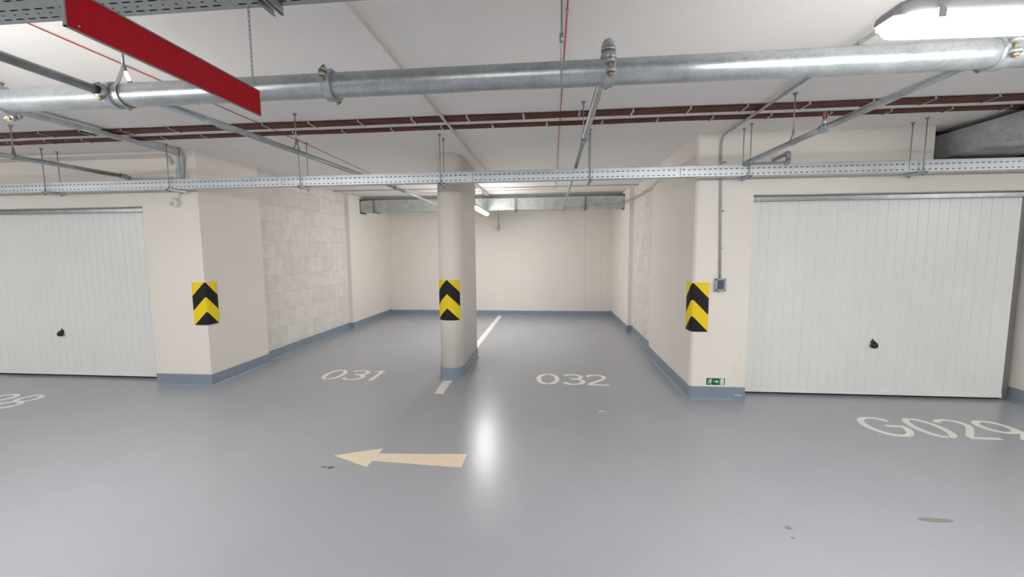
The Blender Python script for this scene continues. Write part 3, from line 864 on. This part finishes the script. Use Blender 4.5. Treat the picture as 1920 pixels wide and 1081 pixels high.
# ------------------------------------------------------------------ conduits, trunking, wires
def conduit(name, pts, r, mat, label, cat='conduit', clips=(), group=None, rad=.06):
    root = thing(name, label, cat, pts[0], group)
    MB().tube(rbend(pts, rad), r, 12).build('pipe', mat, root)
    for c, ax in clips:
        c = Vector(c); a = Vector(ax)
        MB().tube([c - a * .008, c + a * .008], r + .004, 12).build('clip', mat, root)
    return root
cl = [((-.948 , y, 2.812), (0, 1, 0)) for y in (2.38, 3.0, 3.62, 4.05, 4.55, 5.05)]
conduit('ceiling_conduit', [(-.948, .2, 2.812), (-.948, 6.75, 2.812), (-1.325, 7.05, 2.812), (-1.325, 10.225, 2.812), (-1.315, 10.225, 2.24)], .012, CREAMP, 'pale conduit on the ceiling running back past the column to the rear wall', clips=cl)
cl = [((1.745 + y * .002, y, 2.812), (0, 1, 0)) for y in (2.6, 3.35, 4.2)] + [((1.80, YF - .014, z), (0, 0, 1)) for z in (2.55, 2.05, 1.66)]
conduit('wall_conduit', [(1.742, .2, 2.812), (1.755, YF - .014, 2.812), (1.80, YF - .014, 1.34)], .0125, GREYP, 'grey conduit running along the ceiling and down the right pillar', clips=cl, rad=.12)
jb = thing('junction_box', 'small clear-lidded electrical box on the right pillar below the grey conduit', 'electrical box', (1.797, YF, 1.27))
MB().box((1.742, YF - .045, 1.205), (1.852, YF, 1.338)).build('box_body', CLEAR, jb, .006)
MB().box((1.765, YF - .05, 1.225), (1.83, YF - .045, 1.32)).build('terminal_block', PCB, jb, .002)
MB().box((1.742, YF - .053, 1.205), (1.760, YF - .044, 1.338)).box((1.835, YF - .053, 1.205), (1.852, YF - .044, 1.338)).box((1.742, YF - .053, 1.205), (1.852, YF - .044, 1.220)).box((1.742, YF - .053, 1.324), (1.852, YF - .044, 1.338)).build('lid_frame', GREYP, jb, .002)
for dx in (.012, .098):
    for dz in (.012, .121): MB().tube([(1.742 + dx, YF - .053, 1.205 + dz), (1.742 + dx, YF - .056, 1.205 + dz)], .005, 10).build('screw', DARK, jb)
MB().tube([(1.79, YF - .02, 1.205), (1.79, YF - .02, 1.188)], .008, 10).build('cable_gland', GREYP, jb)
# flat trunking at the upper left turning down the left pillar
tk = thing('cable_trunking', 'flat grey metal trunking on the ceiling bending down the left pillar', 'trunking', (-4.36, 3.6, CEIL))
MB().box((-4.335, .3, 2.782), (-4.265, 4.40, 2.818)).build('ceiling_run', GALD, tk)
prof = [(0, 0)]
bp = rbend([(-4.305, 4.38, 2.80), (-4.335, 4.505, 2.80), (-4.38, 4.505, 2.40)], .09)
m_ = MB(); vs = []; fs = []
for i, p in enumerate(bp):
    a = (bp[min(i + 1, len(bp) - 1)] - bp[max(i - 1, 0)]).normalized(); nrm = Vector((1, 0, 0)).cross(a)
    for sx, sn in ((-1, -1), (1, -1), (1, 1), (-1, 1)): vs.append(p + Vector((sx * .036, 0, 0)) + nrm * sn * .018)
for i in range(len(bp) - 1):
    for q in range(4): fs.append((i * 4 + q, i * 4 + (q + 1) % 4, (i + 1) * 4 + (q + 1) % 4, (i + 1) * 4 + q))
fs += [(3, 2, 1, 0), tuple((len(bp) - 1) * 4 + q for q in range(4))]
m_.add(vs, fs); m_.build('bent_run', GALD, tk)
wc = conduit('wall_conduit', [(-9, YF - .022, 2.795), (-4.52, YF - .022, 2.795), (-4.47, YF - .022, 2.70)], .018, CREAMP, 'pale pipe running along the top of the wall above the left garage door', rad=.05)
# round box on the left pillar with its lead
rb = thing('wall_sensor', 'small white round box on the left pillar under the cable tray', 'sensor', (-4.47, YF, 2.25))
MB().tube([(-4.47, YF, 2.245), (-4.47, YF - .03, 2.245), (-4.47, YF - .045, 2.243)], [.055, .055, .04], 28).build('sensor_body', simple('white_plastic', (.74, .72, .68), .4), rb)
MB().tube([(-4.49, YF - .04, 2.235), (-4.49, YF - .06, 2.23)], [.028, .022], 16).build('sensor_dome', simple('dome_grey', (.55, .54, .5), .3), rb)
MB().tube([(-4.405, YF - .008, 2.40), (-4.42, YF - .008, 2.29)], .004, 8).build('cable', GREYP, rb)
# rear wall detector below the conduit
rd_ = thing('wall_sensor', 'small round detector on the rear wall right of the column', 'sensor', (-1.315, YB, 2.2))
MB().tube([(-1.33, YB, 2.185), (-1.33, YB - .05, 2.185), (-1.33, YB - .07, 2.18)], [.05, .05, .03], 24).build('sensor_body', CREAMP, rd_)
MB().tube(rbend([(-1.30, YB - .035, 2.33), (-1.29, YB - .035, 2.22), (-1.31, YB - .035, 2.17), (-1.35, YB - .045, 2.165)], .03), .009, 8).build('cable', GREYP, rd_)
# thin cross conduit and the beam pipe at the back
cl = [((x, 7.80, 2.838), (1, 0, 0)) for x in (-3.9, -2.2, -.3, .6, 1.2)]
conduit('ceiling_conduit', [(RLx, 7.80, 2.838), (RRx, 7.80, 2.838)], .009, CREAMP, 'thin grey conduit crossing the ceiling from side to side behind the column', clips=cl)
conduit('ceiling_conduit', [(-4.3, 8.93, 2.815), (1.6, 8.93, 2.815)], .022, CREAMP, 'pale pipe lying just above the ventilation duct at the back')
rw = thing('red_wire', 'thin red wire clipped to the ceiling in a loop over the parking spaces', 'wire', (0, 5, 2.845))
MB().tube(rbend([(-2.715, .2, 2.845), (-2.715, 4.5, 2.845), (-2.84, 7.7, 2.845), (-2.60, 8.35, 2.845), (.09, 8.12, 2.845), (.08, 4.0, 2.845), (.078, .2, 2.845)], .08), .0032, 8).build('wire', REDW, rw)
for p in ((-2.715, 2.5), (-2.715, 4.1), (-2.75, 5.4), (.078, 2.17), (.078, 3.3), (.08, 4.8), (-1.6, 8.265), (-.4, 8.165)):
    MB().box((p[0] - .008, p[1] - .008, 2.838), (p[0] + .008, p[1] + .008, CEIL)).build('clip', CLIP, rw)

# ------------------------------------------------------------------ ventilation ducts
dk = thing('ventilation_duct', 'long rectangular galvanised duct across the rear wall of the parking bay', 'duct', (-1.3, 8.85, 2.63))
MB().box((-4.50, 8.72, 2.515), (1.80, 8.97, 2.755)).build('duct_body', GALD, dk)
for x in (-3.87, -.75, .72):
    MB().box((x - .022, 8.700, 2.50), (x + .022, 8.719, 2.775)).box((x - .022, 8.700, 2.49), (x + .022, 9.0, 2.5145)).build('bracket', ALU, dk)
for x in (-3.9, -2.7, -1.55, .1, 1.2): MB().box((x - .004, 8.714, 2.51), (x + .004, 8.72, 2.76)).build('seam', GALD, dk)
dk2 = thing('ventilation_duct', 'galvanised duct leaving the wall above the right garage door at the upper right', 'duct', (4.4, 3, 2.68))
MB().box((3.975, -3.0, 2.56), (4.66, 4.95, 2.80)).build('duct_body', GALD, dk2)
for y in (1.2, 2.5, 3.8): MB().box((3.955, y - .015, 2.545), (4.68, y + .015, 2.815)).build('flange', GALD, dk2)
MB().box((3.80, YF + .23, 2.51), (4.85, YF + .245, CEIL)).build('opening_shade_panel', BLACK)  # black sheet painted in for the shade inside the wall opening
struct(bpy.data.objects['opening_shade_panel'], 'black panel for the shade in the wall opening behind the upper right duct')

# ------------------------------------------------------------------ exit sign
ex = thing('exit_sign', 'small green and white emergency exit sign low on the right pillar', 'exit sign', (1.8, YF, .205))
EX0, EX1, EZ0, EZ1 = 1.702, 1.902, .163, .245
y = YF - .004
MB().box((EX0, y, EZ0), (EX1, YF, EZ1)).build('sign_plate', WHITEP, ex)
MB().box((EX0 + .003, y - .001, EZ0 + .003), (EX0 + .142, y, EZ1 - .003)).build('green_field', GREEN, ex)
MB().box((EX0 + .145, y - .001, EZ0 + .003), (EX1 - .003, y, EZ1 - .003)).build('door_frame', GREEN, ex)
MB().box((EX0 + .150, y - .002, EZ0 + .006), (EX1 - .012, y - .001, EZ1 - .006)).build('door_leaf', LUM, ex)
def flat(mb, pts, yy=y - .001, t=.001): mb.extr(pts, lambda p: (EX0 + p[0], yy, EZ0 + p[1]), lambda p: (EX0 + p[0], yy - t, EZ0 + p[1]))
a = MB(); flat(a, [(.085, .036), (.110, .036), (.104, .026), (.114, .026), (.134, .041), (.114, .056), (.104, .056), (.110, .046), (.085, .046)]); a.build('arrow', WHITEP, ex)
p_ = MB()
flat(p_, [(.052 + .0075 * math.cos(k * PI / 6), .066 + .0075 * math.sin(k * PI / 6)) for k in range(12)])
flat(p_, [(.036, .062), (.048, .058), (.056, .048), (.066, .046), (.066, .041), (.054, .042), (.049, .046), (.046, .036), (.054, .028), (.052, .012), (.060, .010), (.060, .005), (.045, .007), (.046, .024), (.037, .030), (.030, .018), (.014, .016), (.014, .022), (.026, .025), (.034, .040), (.036, .052), (.028, .050), (.024, .040), (.019, .042), (.024, .056)])
p_.build('running_figure', WHITEP, ex)

# scuffs on the right pillar and a scrape on its baseboard
SCUFF = simple('scuff', (.42, .36, .33), .8)
sc = MB(); rs = random.Random(11)
for (x, z) in ((2.05, .50), (2.052, .53), (1.965, .36), (1.985, .345), (2.0, .375), (2.01, .28), (2.022, .265), (1.99, .25), (2.056, .47)):
    a_, b_ = rs.uniform(.0015, .004), rs.uniform(.003, .008)
    sc.box((x - a_, YF - .0012, z - b_ / 2), (x + a_, YF + .001, z + b_ / 2))
sc.build('scuff_marks', SCUFF, bpy.data.objects['wall_right'])
sc = MB()
for k in range(5):
    x = 2.0 + k * .014; z = .055 + .006 * (k % 2)
    sc.box((x, YF - .0165, z), (x + .016, YF - .0128, z + .004 + .003 * (k % 3)))
sc.build('scrape', WHITEP, bpy.data.objects['baseboard_right'])
cr_ = MB(); rs = random.Random(5)
for (y0, z0, dy, n) in ((6.50, .86, .09, 5), (6.48, .565, .10, 7), (6.52, 1.12, .05, 3)):
    y_, z_ = y0, z0
    for k in range(n):
        l_ = rs.uniform(.03, .07); cr_.box((RRx - .0012, y_, z_ - .002), (RRx + .001, y_ + l_, z_ + .002)); y_ += l_ + rs.uniform(.0, .02); z_ += rs.uniform(-.004, .004)
cr_.build('mortar_cracks', SCUFF, bpy.data.objects['wall_right'])

# ------------------------------------------------------------------ tube lamps
def make_lamp(label):
    """lamp along local X, base at the diffuser's middle bottom"""
    r = thing('tube_lamp', label, 'lamp', (0, 0, 0), 'tube lamps')
    L, w = 1.57, .046
    def sect(prof, n0, xs):
        pass
    # housing: tapered ends
    def loft(secs, mb):
        k = len(secs[0]); vs = [p for s_ in secs for p in s_]; fs = []
        for i in range(len(secs) - 1):
            for q in range(k): fs.append((i * k + q, i * k + (q + 1) % k, (i + 1) * k + (q + 1) % k, (i + 1) * k + q))
        fs += [list(range(k))[::-1], [(len(secs) - 1) * k + q for q in range(k)]]
        mb.add(vs, fs)
    def hs(x, top, hw): return [(x, -hw * .93, .042), (x, -hw * .93, top - .010), (x, -hw * .78, top), (x, hw * .78, top), (x, hw * .93, top - .010), (x, hw * .93, .042)]
    mb = MB(); loft([hs(-L / 2, .062, w * .8), hs(-L / 2 + .02, .080, w * .95), hs(-L / 2 + .06, .092, w), hs(L / 2 - .06, .092, w), hs(L / 2 - .02, .080, w * .95), hs(L / 2, .062, w * .8)], mb); mb.build('housing', LAMPH, r)
    def ds(x, b, hw): return [(x, hw * .90, .0455), (x, hw * 1.03, .038), (x, hw * 1.05, .030), (x, hw * .95, b + .014), (x, hw * .60, b + .002), (x, 0, b - .001), (x, -hw * .60, b + .002), (x, -hw * .95, b + .014), (x, -hw * 1.05, .030), (x, -hw * 1.03, .038), (x, -hw * .90, .0455)]
    mb = MB(); loft([ds(-L / 2 + .006, .020, w * .72), ds(-L / 2 + .03, 0.002, w * .9), ds(-L / 2 + .06, 0, w), ds(L / 2 - .06, 0, w), ds(L / 2 - .03, .002, w * .9), ds(L / 2 - .006, .020, w * .72)], mb); mb.build('diffuser', EMIT, r)
    for x in (-.66, -.22, .22, .66):
        for s_ in (-1, 1):
            MB().box((x - .011, min(s_ * w * .9, s_ * (w + .006)), .026), (x + .011, max(s_ * w * .9, s_ * (w + .006)), .054)).build('clip', GREYP, r)
    return r
def rods(root, pts, zt):
    o0 = origin_of(root)
    for (x, y, z) in pts:
        MB().tube([(x, y, z), (x, y, zt)], .005, 8).build('suspension', ZINC, root)
lampA = make_lamp('bright tube lamp hanging at the upper right in front of the thick pipe')
def place(o, x, y, z, rz, ztop, pts):
    o.location = (x, y, z); o.rotation_euler = (0, 0, rz)
    for u in pts:
        m_ = MB().tube([(u, 0, .088), (u, 0, ztop - z)], .006, 8).box((u - .03, -.012, .089), (u + .03, .012, .104))
        me = m_.build('suspension', ZINC)
        me.parent = o
    return o
protos = []
spec = [(1.80, 1.45, 2.298, math.radians(2.0), 2.556, (-.36, -.28, .45), None),
        (-1.362, 7.925, 2.395, PI / 2, CEIL, (-.60, .26), 'small bright tube lamp hanging behind the column'),
        (-3.12, 1.45, 2.290, 0, 2.598, (-.5, .5), 'tube lamp over the driveway just beyond the left edge of the photo'),
        (-8.0, 1.45, 2.262, 0, CEIL, (-.5, .5), 'unseen tube lamp added over the driveway far to the left'),  # far pair added out of view to light the room
        (6.7, 1.45, 2.262, 0, CEIL, (-.5, .5), 'unseen tube lamp added over the driveway far to the right'),
        (-.65, -1.6, 2.36, 0, CEIL, (-.5, .5), 'added unseen tube lamp behind the photographer'),  # row behind the camera added out of view to brighten the ceiling
        (-5.6, -1.6, 2.36, 0, CEIL, (-.5, .5), 'added unseen tube lamp behind the photographer on the left'),
        (4.4, -1.6, 2.36, 0, CEIL, (-.5, .5), 'added unseen tube lamp behind the photographer on the right')]
lamps = [lampA]
for s_ in spec[1:]:
    c = copy_tree(lampA); c['label'] = s_[6]; lamps.append(c)
for o, s_ in zip(lamps, spec): place(o, *s_[:3], s_[3], s_[4], s_[5])
